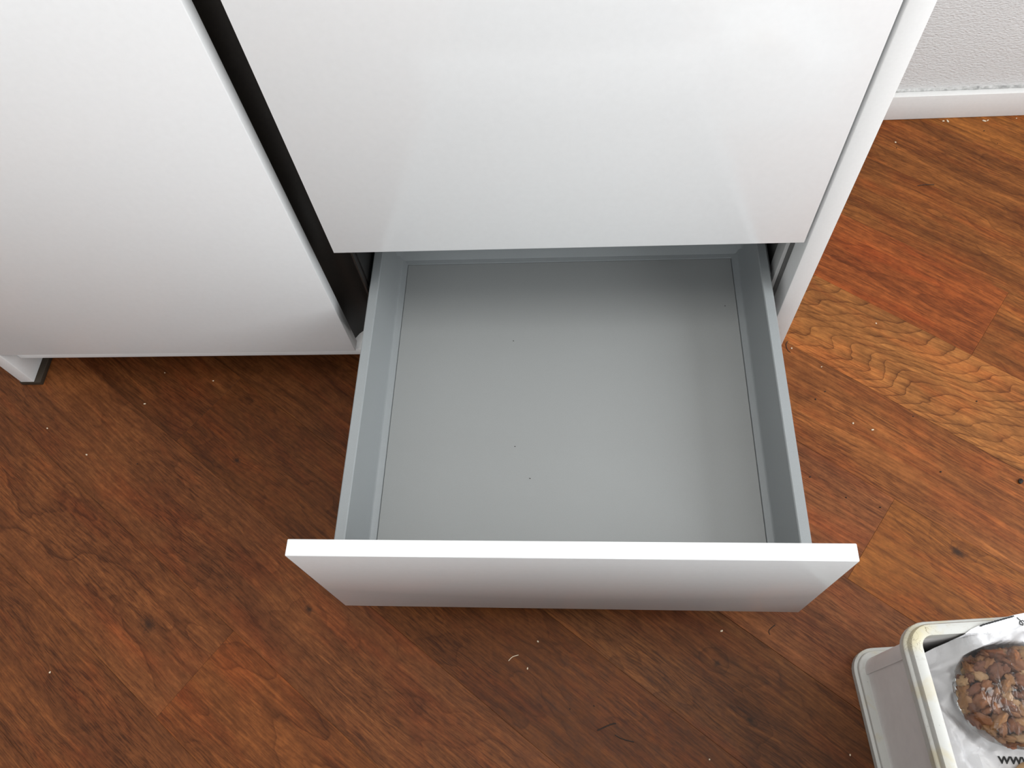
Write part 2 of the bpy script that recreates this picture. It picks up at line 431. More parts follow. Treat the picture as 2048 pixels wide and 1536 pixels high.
# steady slope of the growth rings across a plank (along, across) and weight of broad dark streaks
SLANT = {(3, 0): (-2.3, 3.2, 0.12), (5, 0): (0.15, 3.5, 0.55), (6, -1): (0.1, 3.5, 0.55), (6, 0): (0.1, 3.5, 0.55), (4, 0): (0.1, 3.0, 0.4), (4, -1): (0.2, 3.0, 0.35),
         (-4, -1): (0.0, 0.2, 0.15), (-4, 0): (0.0, 0.3, 0.2), (-1, 0): (0.1, 1.4, 0.35), (2, 0): (0.05, 2.5, 0.25)}
rng = random.Random(5)
def add_plank(row, idx, a0, a1):
    g = 0.00012
    b0, b1 = row * PW + g, (row + 1) * PW - g
    a0 += g; a1 -= g
    poly = [EA * a + NA * b for a, b in ((a0, b0), (a1, b0), (a1, b1), (a0, b1))]
    poly = clip_poly(poly)
    if len(poly) < 3: return
    ca, cb = (a0 + a1) / 2, (b0 + b1) / 2
    org = EA * ca + NA * cb
    loc = [Vector(((q - org).dot(EA), (q - org).dot(NA))) for q in poly]
    ar = sum(loc[i].cross(loc[(i + 1) % len(loc)]) if False else loc[i].x * loc[(i + 1) % len(loc)].y - loc[(i + 1) % len(loc)].x * loc[i].y for i in range(len(loc))) / 2
    if abs(ar) < 1e-4: return
    cen = sum(loc, Vector((0, 0))) / len(loc)
    dz = rng.uniform(-0.0001, 0.0001)
    if row == -1: dz = -0.0004
    me = bpy.data.meshes.new('plank')
    n = len(loc)
    ins = []
    for q in loc:
        d = (cen - q); d = Vector((math.copysign(min(abs(d.x), .0003), d.x), math.copysign(min(abs(d.y), .0003), d.y)))
        ins.append(q + d)
    V = [(q.x, q.y, -0.0035) for q in loc] + [(q.x, q.y, dz - 0.0002) for q in loc] + [(q.x, q.y, dz) for q in ins]
    F = [tuple(range(2 * n, 3 * n))]
    for i in range(n):
        j = (i + 1) % n
        F.append((i, j, n + j, n + i)); F.append((n + i, n + j, 2 * n + j, 2 * n + i))
    me.from_pydata(V, [], F)
    o = link_mesh('plank', me, M_WOOD, floor)
    o.location = (org.x, org.y, 0); o.rotation_euler = (0, 0, TH)
    st = STYLE.get((row, idx))
    if st is None:
        b = rng.choice((BROWN, WALN, TAN_R, ORANGE, RED))
        st = (b, rng.uniform(40, 90), (9, .5, .3))
    o['tint'] = [st[0][0] * 1.17, st[0][1] * 1.02, st[0][2] * .64]
    o['seed'] = float(st[1])
    o['figure'] = [float(v) for v in st[2]]
    o['slant'] = list(SLANT.get((row, idx), (0.0, 2.0, 0.15)))
    for key, i in (('knot_a', 3), ('knot_b', 4)):
        o[key] = [st[i][0] - ca, st[i][1] - cb, st[i][2]] if len(st) > i else [50.0, 50.0, 0.01]
for row in range(-16, 17):
    j = JOINT.get(row, rng.uniform(-0.6, 0.6))
    for idx in range(-3, 4):
        add_plank(row, idx, j + idx * PL, j + (idx + 1) * PL)

def struct(name, b, mat, bev=0.0):
    return tag(box(name, b, mat, None, bev), kind='structure')
struct('wall_back', (X0 - .1, X1 + .1, Y1, Y1 + .1, -0.05, ZC), M_WALL)
struct('wall_left', (X0 - .1, X0, Y0 - .1, Y1, -0.05, ZC), M_CEIL)
struct('light_blocker', (-0.02, 0.66, -0.95, -0.80, 0.0005, 0.58), M_BLOCKER, 0.002)  # unseen block added to keep light off the open drawer front
struct('ceiling', (X0 - .1, X1 + .1, Y0 - .1, Y1 + .1, ZC, ZC + .1), M_CEIL)

def wall_with_window(name, axis, plane, t, lo, hi, w0, w1, s0, s1):
    """a wall slab with one rectangular opening"""
    bm = bmesh.new()
    def slab(a0, a1, z0, z1):
        if axis == 'x': bx(bm, plane, plane + t, a0, a1, z0, z1)
        else: bx(bm, a0, a1, plane, plane + t, z0, z1)
    slab(lo, w0, -0.05, ZC); slab(w1, hi, -0.05, ZC); slab(w0, w1, -0.05, s0); slab(w0, w1, s1, ZC)
    return tag(from_bm(name, bm, M_CEIL), kind='structure')
wall_with_window('wall_right', 'x', X1, 0.1, Y0 - .1, Y1, -1.45, 0.22, 0.8, 2.2)
wall_with_window('wall_front', 'y', Y0 - .1, 0.1, X0, X1, -1.15, 0.75, 1.0, 2.2)
def window(name, axis, plane, a0, a1, z0, z1):
    root = empty(name)
    tag(root, kind='structure')
    bm = bmesh.new()
    def s(b0, b1, c0, c1):
        if axis == 'x': bx(bm, plane + .03, plane + .08, b0, b1, c0, c1, 0.004, 1)
        else: bx(bm, b0, b1, plane + .03, plane + .08, c0, c1, 0.004, 1)
    w = 0.05
    mid = (a0 + a1) / 2
    s(a0, a1, z0, z0 + w); s(a0, a1, z1 - w, z1); s(a0, a0 + w, z0 + w, z1 - w); s(a1 - w, a1, z0 + w, z1 - w); s(mid - w / 2, mid + w / 2, z0 + w, z1 - w)
    from_bm('window_frame', bm, M_FRAME, root)
    return root
window('window_1', 'x', X1, -1.45, 0.22, 0.8, 2.2)
window('window_2', 'y', Y0 - .1, -1.15, 0.75, 1.0, 2.2)  # unseen window added to go with the front fill

base = struct('baseboard_back', (X0, X1, 0.573, Y1, 0.0005, 0.0575), M_SKIRT, 0.001)
# uneven bead of filler where wallpaper meets the skirting board
bm = bmesh.new()
N = 260; prev = None
for i in range(N + 1):
    x = X0 + (X1 - X0) * i / N
    r = 0.0030 + 0.0014 * noise.noise(Vector((x * 60, 0, 0)))
    ring = [bm.verts.new((x, Y1 + .0005, 0.0573)), bm.verts.new((x, Y1 - r * .8, 0.0573)), bm.verts.new((x, Y1 - r, 0.0573 + r * .6)), bm.verts.new((x, Y1 + .0005, 0.0573 + r * 1.9))]
    if prev:
        for k in range(3): bm.faces.new((prev[k], prev[k + 1], ring[k + 1], ring[k]))
    prev = ring
from_bm('filler_bead', bm, M_BEAD, base, smooth=True)

# ------------------------------------------------------------------ sideboard
CAB = empty('sideboard', (0, 0.28, 0))
tag(CAB, 'white sideboard with its bottom drawer pulled out, standing on the wooden floor', 'cabinet')
OFF = Vector((0, -0.28, 0))
def part(o):
    o.location = OFF; return o
def cb(name, b, mat, parent=CAB, bev=0.0006):
    o = box(name, b, mat, parent, bev)
    if parent is CAB: o.location = OFF
    return o
DEP = 0.560
TOPZ = 0.90
# side panels, both down to the floor on a dark foot strip
cb('side_panel', (0.6047, 0.6292, 0.0, DEP, 0.0095, TOPZ), M_PANEL, bev=0.0008)
cb('side_panel', (-0.6650, -0.6405, 0.0, DEP, 0.0095, TOPZ), M_PANEL, bev=0.0008)
cb('foot_strip', (-0.6680, -0.6290, -0.001, DEP - .02, 0.0003, 0.0095), M_PAD)
cb('foot_strip', (0.6057, 0.6275, 0.001, DEP - .02, 0.0003, 0.0095), M_PAD)
cb('worktop', (-0.668, 0.632, -0.002, DEP + .005, TOPZ, TOPZ + 0.022), M_EDGE, bev=0.001)
cb('back_panel', (-0.6405, 0.6047, DEP - .012, DEP - .002, 0.066, TOPZ), M_CARC)
bottom = cb('bottom_panel', (-0.6390, 0.0150, 0.0195, DEP - .012, 0.0595, 0.077), M_PANEL)
# inner sides of the drawer bay
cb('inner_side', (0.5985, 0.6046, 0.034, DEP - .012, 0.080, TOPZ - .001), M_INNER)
cb('mounting_strip', (0.5930, 0.5983, 0.034, 0.060, 0.080, TOPZ - .001), M_CARC)
cb('partition', (0.0020, 0.0125, 0.040, DEP - .012, 0.080, TOPZ - .001), M_BLACK)  # black colour stands in for the deep shade of the bay
# recessed vertical handle channel, a concave dark profile between door and drawers
bm = bmesh.new()
prof = []
out_, in_ = [], []
for i in range(13):
    a = math.pi * i / 12
    out_.append((-0.020 - 0.0335 * math.cos(a), 0.0225 + 0.040 * math.sin(a)))
    in_.append((-0.020 - 0.0315 * math.cos(a), 0.0225 + 0.0375 * math.sin(a)))
prof = out_ + in_[::-1]
extrude_profile(bm, prof, 'z', 0.0772, TOPZ - .001)
part(from_bm('handle_channel', bm, M_WENGE, CAB, smooth=True, angle=math.radians(40)))
# door
cb('door', (-0.6380, -0.0360, 0.0, 0.0188, 0.1035, 0.893), M_LACQ, bev=0.0006)
# upper drawer
W = 0.6
T = 0.0188
def tray(parent, y_front, z_floor, z_rim, ybk):
    """the folded metal drawer box behind a front: bottom sheet with two side walls and a back wall"""
    xl, xr = 0.0178, 0.5870
    bt = box('drawer_bottom', (xl + .0135 + .0153, xr - .0135 - .0153, y_front, ybk - .0158, z_floor - .0039, z_floor), M_TRAY, parent, 0.0)
    th = 0.0135
    for s, x in ((1, xl), (-1, xr)):
        bm = bmesh.new()
        pts = [(0.0, z_floor - .010), (0.0, z_rim - .0012), (.0012, z_rim), (th - .0012, z_rim), (th, z_rim - .0012), (th + .001, z_floor + .022), (th + .0045, z_floor + .012)]
        for i in range(1, 6):
            a = i / 6 * math.pi / 2
            pts.append((th + .0045 + .0035 * (1 - math.cos(a)), z_floor + .012 - .0085 * math.sin(a)))
        pts += [(th + .014, z_floor + .0016), (th + .0145, z_floor + .0004), (th + .0145, z_floor - .004), (th + .024, z_floor - .004), (th + .024, z_floor - .010)]
        pts = [(x + s * p[0], p[1]) for p in pts]
        extrude_profile(bm, pts, 'y', y_front, ybk)
        from_bm('side_wall', bm, M_METAL, parent, smooth=True, angle=math.radians(28))
    # back wall with rounded inner corners
    bm = bmesh.new()
    pts = [(ybk + .012, z_floor - .010), (ybk + .012, z_rim - .001), (ybk + .011, z_rim), (ybk + .001, z_rim), (ybk, z_rim - .001), (ybk - .001, z_floor + .022), (ybk - .005, z_floor + .010), (ybk - .0085, z_floor + .003), (ybk - .0145, z_floor + .0016), (ybk - .015, z_floor + .0004), (ybk - .015, z_floor - .004), (ybk - .024, z_floor - .004), (ybk - .024, z_floor - .010)]
    extrude_profile(bm, pts, 'x', xl + .0005, xr - .0005)
    from_bm('back_wall', bm, M_METAL, parent, smooth=True, angle=math.radians(28))
    for sx, x in ((1, xl + th), (-1, xr - th)):
        bm = bmesh.new()
        R = 0.020
        loop = [(x, ybk)]
        for i in range(9):
            a = i / 8 * math.pi / 2
            loop.append((x + sx * R * (1 - math.sin(a)), ybk - R * (1 - math.cos(a))))
        extrude_profile(bm, loop, 'z', z_floor + .0005, z_rim - .0015)
        from_bm('corner_fillet', bm, M_METAL, parent, smooth=True, angle=math.radians(40))
    return bt

up = cb('drawer', (0.0, W, 0.0, T, 0.356, 0.893), M_LACQ, bev=0.0005)
up['label'] = 'closed upper drawer with plain white front'
tray(up, T + .0005, 0.40, 0.52, 0.50)
YF = -0.3998
low = cb('drawer', (0.0, W, YF, YF + T, 0.1018, 0.3490), M_LACQ, bev=0.0012)
low['label'] = 'open bottom drawer with white front and grey metal box'
tray(low, YF + T + .0003, 0.150, 0.245, 0.1480)
# runners: zinc profiles on the bay sides (dark of the punched holes put in as black discs)
for s, x in ((1, 0.0135), (-1, 0.5925)):
    bm = bmesh.new()
    a, b = sorted((x, x + s * 0.0035))
    bx(bm, a, b, 0.045, DEP - .03, 0.185, 0.226, 0.0005, 1)
    a, b = sorted((x, x + s * 0.0085))
    bx(bm, a, b, 0.045, DEP - .03, 0.1815, 0.185)
    bx(bm, a, b, 0.045, DEP - .03, 0.226, 0.2295)
    r = part(from_bm('runner', bm, M_RUN, CAB))
    for k in range(5):
        bm = bmesh.new()
        bmesh.ops.create_cone(bm, cap_ends=True, segments=12, radius1=.005, radius2=.005, depth=.0012, matrix=Matrix.Translation((x + s * .0037, .07 + k * .055, .2055)) @ Matrix.Rotation(math.pi / 2, 4, 'Y'))
        from_bm('hole_shade', bm, M_BLACK, r)
# ------------------------------------------------------------------ storage bin with its contents
BR = math.radians(4.4)
BW, BL, BH = 0.30, 0.38, 0.205
bex = Vector((math.cos(BR), math.sin(BR), 0)); bey = Vector((-math.sin(BR), math.cos(BR), 0))
corner = Vector((0.6848, -0.4298, 0))
bc = corner + bex * BW / 2 - bey * BL / 2
BIN = empty('storage_bin', (bc.x, bc.y, 0), BR)
tag(BIN, 'aged white plastic storage bin with yellowed rim holding a bag, beside the open drawer', 'bin')

def rrect(inset, z, r0=0.030, seg=7):
    hw, hl = BW / 2 - inset, BL / 2 - inset
    r = max(0.004, r0 - inset)
    pts = []
    for cx, cy, a0 in ((hw - r, hl - r, 0), (-hw + r, hl - r, 90), (-hw + r, -hl + r, 180), (hw - r, -hl + r, 270)):
        for i in range(seg + 1):
            a = math.radians(a0 + 90 * i / seg)
            pts.append((cx + r * math.cos(a), cy + r * math.sin(a), z))
    return pts
def loft(name, profile, mat, parent, close=False, cap_first=False, cap_last=False):
    bm = bmesh.new()
    rings = [[bm.verts.new(p) for p in rrect(i, z)] for i, z in profile]
    n = len(rings[0])
    pairs = list(zip(rings, rings[1:])) + ([(rings[-1], rings[0])] if close else [])
    for A, B in pairs:
        for i in range(n):
            j = (i + 1) % n
            bm.faces.new((A[i], A[j], B[j], B[i]))
    if cap_first: bm.faces.new(rings[0])
    if cap_last: bm.faces.new(rings[-1][::-1])
    return from_bm(name, bm, mat, parent, smooth=True, angle=math.radians(35))
loft('base_flange', [(.0145, .0005), (0.001, .0005), (0, .0015), (0, .0120), (.0010, .0128), (.0040, .0130), (.0042, .0185), (.0052, .0195), (.0145, .0197)], M_BIN, BIN, close=True)
loft('body', [(.0145, .001), (.0140, .1830), (.0165, .1830), (.0170, .006)], M_BINBODY, BIN, cap_first=True, cap_last=True)
loft('rim', [(.0140, .1815), (.0050, .1815), (.0010, .1800), (0, .1808), (0, .1925), (.0010, .1938), (.0038, .1942), (.0040, .2015), (.0052, .2040), (.0080, .2050), (.0145, .2050), (.0170, .2040), (.0172, .1815)], M_BIN, BIN, close=True)
# corner posts: slightly proud moulded strips
for sx, sy in ((-1, 1), (-1, -1), (1, 1), (1, -1)):
    bm = bmesh.new()
    hw, hl = BW / 2 - .0138, BL / 2 - .0138
    r = .0165
    cx, cy = sx * (hw - r), sy * (hl - r)
    a0 = math.atan2(sy, sx)
    loop = []
    for i in range(9):
        a = a0 - math.radians(58) + math.radians(116) * i / 8
        loop.append((cx + (r + .0018) * math.cos(a), cy + (r + .0018) * math.sin(a)))
    for i in range(8, -1, -1):
        a = a0 - math.radians(58) + math.radians(116) * i / 8
        loop.append((cx + (r - .001) * math.cos(a), cy + (r - .001) * math.sin(a)))
    extrude_profile(bm, loop, 'z', .0196, .1816)
    from_bm('corner_post', bm, M_BINBODY, BIN, smooth=True, angle=math.radians(40))

# bag: a crumpled white carrier bag filling the bin, its top edge folded over the far rim
def smooth01(t):
    t = max(0.0, min(1.0, t)); return t * t * (3 - 2 * t)
def crease(x, y, a, b, c, amp, w):
    """a straight fold: ridge along the line a*x + b*y = c"""
    d = abs(a * x + b * y - c) / w
    return amp * max(0.0, 1 - d)
def lerp_tab(tab, x):
    if x <= tab[0][0]: return tab[0][1]
    for (x0, v0), (x1, v1) in zip(tab, tab[1:]):
        if x <= x1: return v0 + (v1 - v0) * (x - x0) / (x1 - x0)
    return tab[-1][1]
IX, IY = BW / 2 - .0178, BL / 2 - .0178        # inner faces of the bin
EDGE_Y = [(-.134, .150), (-.118, .158), (-.099, .166), (-.088, .1695), (-.076, .1765), (-.062, .1815), (-.0255, .1888), (.0, .192), (.06, .193), (.15, .193)]
EDGE_Z = [(-.134, .128), (-.118, .138), (-.099, .153), (-.088, .170), (-.076, .200), (-.070, .2075), (-.0255, .2085), (.15, .2085)]
def bag_z(x, y):
    """height of the crumpled bag inside the bin (origin at the bin's centre)"""
    ye = lerp_tab(EDGE_Y, x); ze = lerp_tab(EDGE_Z, x)
    base = 0.150 + 0.012 * smooth01((x + .11) / .08)
    base -= 0.034 * smooth01(1 - (x + IX) / .030) + 0.022 * smooth01((.040 - (x + IX)) / .02) * smooth01((y - .10) / .02)
    t = smooth01((y - (ye - .062)) / .062)
    z = base * (1 - t) + ze * t
    k = 1 - 0.85 * smooth01((y - (ye - .018)) / .018)
    f = 0.016 * (abs(noise.noise(Vector((x * 21 + 3, y * 15, 0.3)))) - .2)
    f += 0.010 * (abs(noise.noise(Vector((x * 44 + y * 26, y * 26 - x * 8, 2.2)))) - .2)
    f += 0.003 * (abs(noise.noise(Vector((x * 95 - y * 30, y * 70 + x * 20, 5.2)))) - .2)
    f += crease(x, y, -.35, .94, .172, .006, .010) + crease(x, y, .30, .95, .132, .005, .008)
    f += crease(x, y, .85, .5, -.045, .006, .012) + crease(x, y, .97, .2, -.090, .005, .006) + crease(x, y, -.6, .8, .150, .005, .006) + crease(x, y, -.15, .98, .155, .005, .007) + crease(x, y, .45, -.89, -.095, .005, .009)
    if y < .055 and x > -.085: f *= .35
    z += f * k
    # lies under the walnut bag and the packet
    ex_, ey_ = (x + .034) / .0735, (y - .1055) / .0565
    r2 = abs(ex_) ** 2.3 + abs(ey_) ** 2.3
    if r2 < 1: z = min(z, .1855 - .033 * (1 - r2) ** .5)
    ex_, ey_ = (x + .030) / .042, (y - .008) / .036
    r2 = abs(ex_) ** 2.6 + abs(ey_) ** 2.6
    if r2 < 1: z = min(z, .1755 - .024 * (1 - r2) ** .5)
    return z
bm = bmesh.new()
NX, NY = 130, 150
x_lo, x_hi, y_lo = -IX + .0006, IX - .0006, -IY + .0006
top = []
for i in range(NX + 1):
    s_ = i / NX
    x = x_lo + (x_hi - x_lo) * s_ ** 1.7
    ye = lerp_tab(EDGE_Y, x)
    row = []
    for j in range(NY + 1):
        y = y_lo + (ye - y_lo) * (1 - (1 - j / NY) ** 1.7)
        z = bag_z(x, y)
        if y > IY - .001: z = max(z, .2064)
        row.append(bm.verts.new((x, y, z)))
    top.append(row)
for i in range(NX):
    for j in range(NY):
        bm.faces.new((top[i][j], top[i + 1][j], top[i + 1][j + 1], top[i][j + 1]))
ringv = [top[i][0] for i in range(NX)] + [top[NX][j] for j in range(NY)] + [top[i][NY] for i in range(NX, 0, -1)] + [top[0][j] for j in range(NY, 0, -1)]
def down(v, z, k):
    y = min(v.co.y, IY - .0012)
    if v.co.y > IY - .001: return (v.co.x * k, y, z)
    return (v.co.x * k, y * k, z)
mid_ring = [bm.verts.new((v.co.x, v.co.y, v.co.z - .0006)) if v.co.y > IY - .001 else bm.verts.new((v.co.x, v.co.y, v.co.z - .0006)) for v in ringv]
mid2 = [bm.verts.new((v.co.x, min(v.co.y, IY - .0012), min(v.co.z - .0012, .2056 if v.co.y > IY - .001 else 9))) for v in ringv]
low_ring = [bm.verts.new((v.co.x * .93, min(v.co.y, IY - .002) * .95, .012)) for v in ringv]
n = len(ringv)
for A, B in ((ringv, mid_ring), (mid_ring, mid2), (mid2, low_ring)):
    for i in range(n):
        j = (i + 1) % n
        bm.faces.new((A[i], B[i], B[j], A[j]))
bm.faces.new(low_ring)
BAG = from_bm('plastic_bag', bm, M_BAG, None, smooth=True, angle=math.radians(60))
BAG.location = (bc.x, bc.y, 0); BAG.rotation_euler = (0, 0, BR)
tag(BAG, 'crumpled white plastic bag with black print filling the storage bin', 'bag')

# black print on the bag
def ink_strokes(name, strokes, width, parent, lift=.0008):
    bm = bmesh.new()
    for st in strokes:
        prev = None
        for k, (x, y) in enumerate(st):
            a = Vector(st[max(0, k - 1)]); b = Vector(st[min(len(st) - 1, k + 1)])
            d = (b - a); d = d.normalized() if d.length > 0 else Vector((1, 0))
            w = width * (.6 + .5 * abs(math.sin(k * 1.3)))
            q = Vector((-d.y, d.x)) * w / 2
            z = max(bag_z(x, y), .2064 if y > IY - .001 else 0) + lift
            ring = [bm.verts.new((x + q.x, y + q.y, z)), bm.verts.new((x - q.x, y - q.y, z))]
            if prev: bm.faces.new((prev[0], prev[1], ring[1], ring[0]))
            prev = ring
    return from_bm(name, bm, M_INK, parent)
def densify(pts, n=10):
    out = []
    for a, b in zip(pts, pts[1:]):
        for i in range(n): out.append((a[0] + (b[0] - a[0]) * i / n, a[1] + (b[1] - a[1]) * i / n))
    return out + [pts[-1]]
edge = [(x, lerp_tab(EDGE_Y, x) - .0012) for x in [-.066 + .0405 * i / 30 for i in range(31)]]
ink_strokes('printed_edge_line', [edge], .0019, BAG)
scr = [(-.0225, .1860), (-.0190, .1822), (-.0180, .1790), (-.0195, .1770), (-.0215, .1785), (-.0205, .1815), (-.0170, .1825), (-.0135, .1790), (-.0150, .1755), (-.0120, .1735)]
ink_strokes('printed_letter', [densify(scr, 5)], .0011, BAG)
cu = bpy.data.curves.new('lettering', 'FONT')
cu.body = 'WWW'; cu.size = .0100; cu.shear = .12; cu.space_character = 1.0; cu.extrude = .0; cu.offset = .00045
tmp = bpy.data.objects.new('lettering', cu); COL.objects.link(tmp)
dg = bpy.context.evaluated_depsgraph_get()
tme = bpy.data.meshes.new_from_object(tmp.evaluated_get(dg))
bpy.data.objects.remove(tmp)
bm = bmesh.new(); bm.from_mesh(tme)
for it in range(2): bmesh.ops.subdivide_edges(bm, edges=[e for e in bm.edges if e.calc_length() > .0012], cuts=1)
bmesh.ops.triangulate(bm, faces=bm.faces)
ca_, sa_ = math.cos(math.radians(-6)), math.sin(math.radians(-6))
for v in bm.verts:
    x, y = v.co.x, v.co.y
    X, Y = -.0672 + x * ca_ - y * sa_, .0407 + x * sa_ + y * ca_
    v.co = Vector((X, Y, bag_z(X, Y) + .0009))
from_bm('printed_lettering', bm, M_INK, BAG)

def in_bin(o):
    o.location = (bc.x, bc.y, 0); o.rotation_euler = (0, 0, BR); return o

# ------------------------------------------------------------------ clear bag of walnuts
PC = Vector((-.034, .1055, .1870)); PS = Vector((.0715, .0545, .031))
bm = bmesh.new()
bmesh.ops.create_uvsphere(bm, u_segments=64, v_segments=40, radius=1.0)
for v in bm.verts:
    d = v.co.copy()
    k = (abs(d.x) ** 2.3 + abs(d.y) ** 2.3 + abs(d.z) ** 2.0) ** (-1 / 2.15)
    q = d * k
    bumpy = 1 + .035 * noise.noise(Vector((q.x * 3.1, q.y * 3.5, q.z * 3 + 4))) + .02 * abs(noise.noise(Vector((q.x * 8, q.y * 3, q.z * 5))))
    v.co = Vector((PC.x + q.x * PS.x * bumpy, PC.y + q.y * PS.y * bumpy, PC.z + q.z * PS.z * bumpy))
PACK = in_bin(from_bm('walnut_bag', bm, M_FILM, None, smooth=True))
tag(PACK, 'clear plastic bag of shelled walnuts lying on the white bag in the bin', 'food bag')
# welded seam of the film, a raised strip across the bag
def on_pack(y, xfrac, lift):
    ty = (y - PC.y) / PS.y
    r = math.sqrt(max(0.0, 1 - min(.999, abs(ty)) ** 2.2))
    x = PC.x - PS.x * xfrac * r
    zz = 1 - abs(ty) ** 2.2 - abs(xfrac * r) ** 2.2
    return Vector((x, y, PC.z + PS.z * math.sqrt(max(0.0, zz)) * 1.02 + lift))
for xf, wd in ((.50, .0022), (.26, .0012)):
    bm = bmesh.new(); prev = None
    for i in range(41):
        y = PC.y + PS.y * (.90 - 1.62 * i / 40)
        a = on_pack(y, xf + .03 * math.sin(i * .5), .0003); b_ = on_pack(y, xf - wd / .06, .0003)
        m_ = (a + b_) / 2 + Vector((0, 0, .0016))
        ring = [bm.verts.new(a), bm.verts.new(m_), bm.verts.new(b_)]
        if prev:
            for k in range(2): bm.faces.new((prev[k], prev[k + 1], ring[k + 1], ring[k]))
        prev = ring
    from_bm('welded_seam', bm, M_FILM, PACK, smooth=True)

# walnut halves and pieces: four kernels, lobed and wrinkled
kern = []
for kx in range(5):
    bm = bmesh.new()
    bmesh.ops.create_icosphere(bm, subdivisions=3, radius=1.0)
    for v in bm.verts:
        d = v.co.normalized()
        r = 1 + .62 * (abs(noise.noise(d * 2.1 + Vector((kx * 7.3, 1, 2)))) - .25) + .55 * (abs(noise.noise(d * 4.6 + Vector((kx * 3.1, 5, 9)))) - .2)
        r += .16 * noise.noise(d * 9 + Vector((kx, 3, 1)))
        r *= 1 - .30 * math.exp(-(d.y / .16) ** 2) * (d.z > -.3)          # groove between the lobes
        v.co = Vector((d.x * r * 1.25, d.y * r * .95, d.z * r * .62))
    me = bpy.data.meshes.new('walnut_piece'); bm.to_mesh(me); bm.free()
    for p in me.polygons: p.use_smooth = True
    me.materials.append(M_NUT)
    kern.append(me)
rw = random.Random(21)
BM = Matrix.Translation((bc.x, bc.y, 0)) @ Matrix.Rotation(BR, 4, 'Z')
placed = []
def add_nut(frac_lo, frac_hi, zmin, tries=60, mind=.0086):
    for _ in range(tries):
        d = Vector((rw.gauss(0, 1), rw.gauss(0, 1), rw.gauss(0, 1))).normalized()
        if d.z < zmin or d.x > .75: continue
        k = (abs(d.x) ** 2.3 + abs(d.y) ** 2.3 + abs(d.z) ** 2.0) ** (-1 / 2.15)
        f = rw.uniform(frac_lo, frac_hi)
        q = Vector((PC.x + d.x * k * (PS.x - .0055) * f, PC.y + d.y * k * (PS.y - .0055) * f, PC.z + d.z * k * (PS.z - .0055) * f))
        if all((q - w).length > mind for w in placed):
            placed.append(q); break
    else:
        return
    o = bpy.data.objects.new('walnut_piece', rw.choice(kern))
    COL.objects.link(o)
    s = rw.uniform(.0050, .0088)
    loc = BM @ q
    nrm = (BM.to_3x3() @ Vector((d.x / PS.x, d.y / PS.y, d.z / PS.z))).normalized()
    rot = nrm.to_track_quat('Z', 'Y').to_matrix().to_4x4() @ Matrix.Rotation(rw.uniform(0, 6.28), 4, 'Z') @ Matrix.Rotation(rw.uniform(-1.2, 1.2), 4, 'X')
    o.matrix_world = Matrix.Translation(loc) @ rot @ Matrix.Diagonal((s * rw.uniform(.8, 1.25), s, s, 1))
    tag(o, 'shelled walnut piece inside the clear bag in the storage bin', 'walnut', 'walnut pieces in the clear bag')
for _ in range(190): add_nut(.93, 1.0, -.6)
for _ in range(70): add_nut(.58, .76, -.2)

# tan paper packet at the near side of the bag
bm = bmesh.new()
bmesh.ops.create_uvsphere(bm, u_segments=48, v_segments=30, radius=1.0)
for v in bm.verts:
    d = v.co.normalized()
    r = 1 + .05 * noise.noise(d * 3) + .015 * abs(noise.noise(d * 11))
    k = (abs(d.x) ** 2.6 + abs(d.y) ** 2.6 + abs(d.z) ** 2.2) ** (-1 / 2.4)
    q = d * r * k
    v.co = Vector((-.030 + q.x * .040, .0080 + q.y * .034, .176 + q.z * .022))
TAN = in_bin(from_bm('paper_packet', bm, M_TAN, None, smooth=True))
tag(TAN, 'tan rounded paper packet next to the black lettering on the white bag', 'packet')

# ------------------------------------------------------------------ crumbs, specks and fibres on the floor
rc = random.Random(3)
def lump(seed_):
    bm = bmesh.new()
    bmesh.ops.create_icosphere(bm, subdivisions=2, radius=1.0)
    for v in bm.verts:
        d = v.co.normalized()
        v.co = d * (1 + .5 * noise.noise(d * 1.7 + Vector((seed_ * 5.1, 0, 0)))) 
        v.co.z *= .6
    me = bpy.data.meshes.new('crumb'); bm.to_mesh(me); bm.free()
    return me
pale = []; dark = []
for k in range(3):
    m_ = lump(k); m_.materials.append(M_CRUMB); pale.append(m_)
    m_ = lump(k + 9); m_.materials.append(M_SPECK); dark.append(m_)
def crumb(name, me, x, y, s, label, group):
    o = bpy.data.objects.new(name, me); COL.objects.link(o)
    o.scale = (s * rc.uniform(.8, 1.4), s * rc.uniform(.6, 1.0), s)
    zmin = min(v.co.z for v in me.vertices) * s
    o.location = (x, y, -zmin)
    o.rotation_euler = (0, 0, rc.uniform(0, 6.28))
    tag(o, label, 'crumb', group)
PALE = [(-.5069, -.1358, .0017, 'left one of two below the sideboard foot'), (-.4301, -.0404, .0016, 'bright one between left foot and drawer'),
        (-.3167, .0038, .0014, 'under the middle of the door'), (-.5933, -.0864, .0013, 'the one closest below the left foot of the sideboard'),
        (-.4092, .0208, .0011, 'just below the door edge, right of the left foot'), (.5174, -.4060, .0015, 'the bright one below the right part of the drawer front'),
        (.4863, -.5707, .0011, 'bottom edge of photo, right of the twig-like shred'), (.2577, -.4249, .0013, 'right of the pale hair, nearer the drawer front'),
        (.2435, -.4618, .0012, 'right of the pale hair, lower one'), (.9342, .5136, .0015, 'alone near upper end of right side panel'),
        (.6766, .056, .0017, 'at the end of the dark curled fibre'), (.8225, .1031, .0013, 'on the wavy-grained plank right of the sideboard'),
        (.7808, -.0946, .0015, 'right one of the pair right of the drawer'), (.753, -.0832, .0014, 'left one of the pair right of the drawer'),
        (-.4598, -.4814, .0012, 'alone in the lower left of the photo'), (.72, .02, .0010, 'on the light stripe right of the side panel'), (.6677, -.5604, .0010, 'just left of the storage bin')]
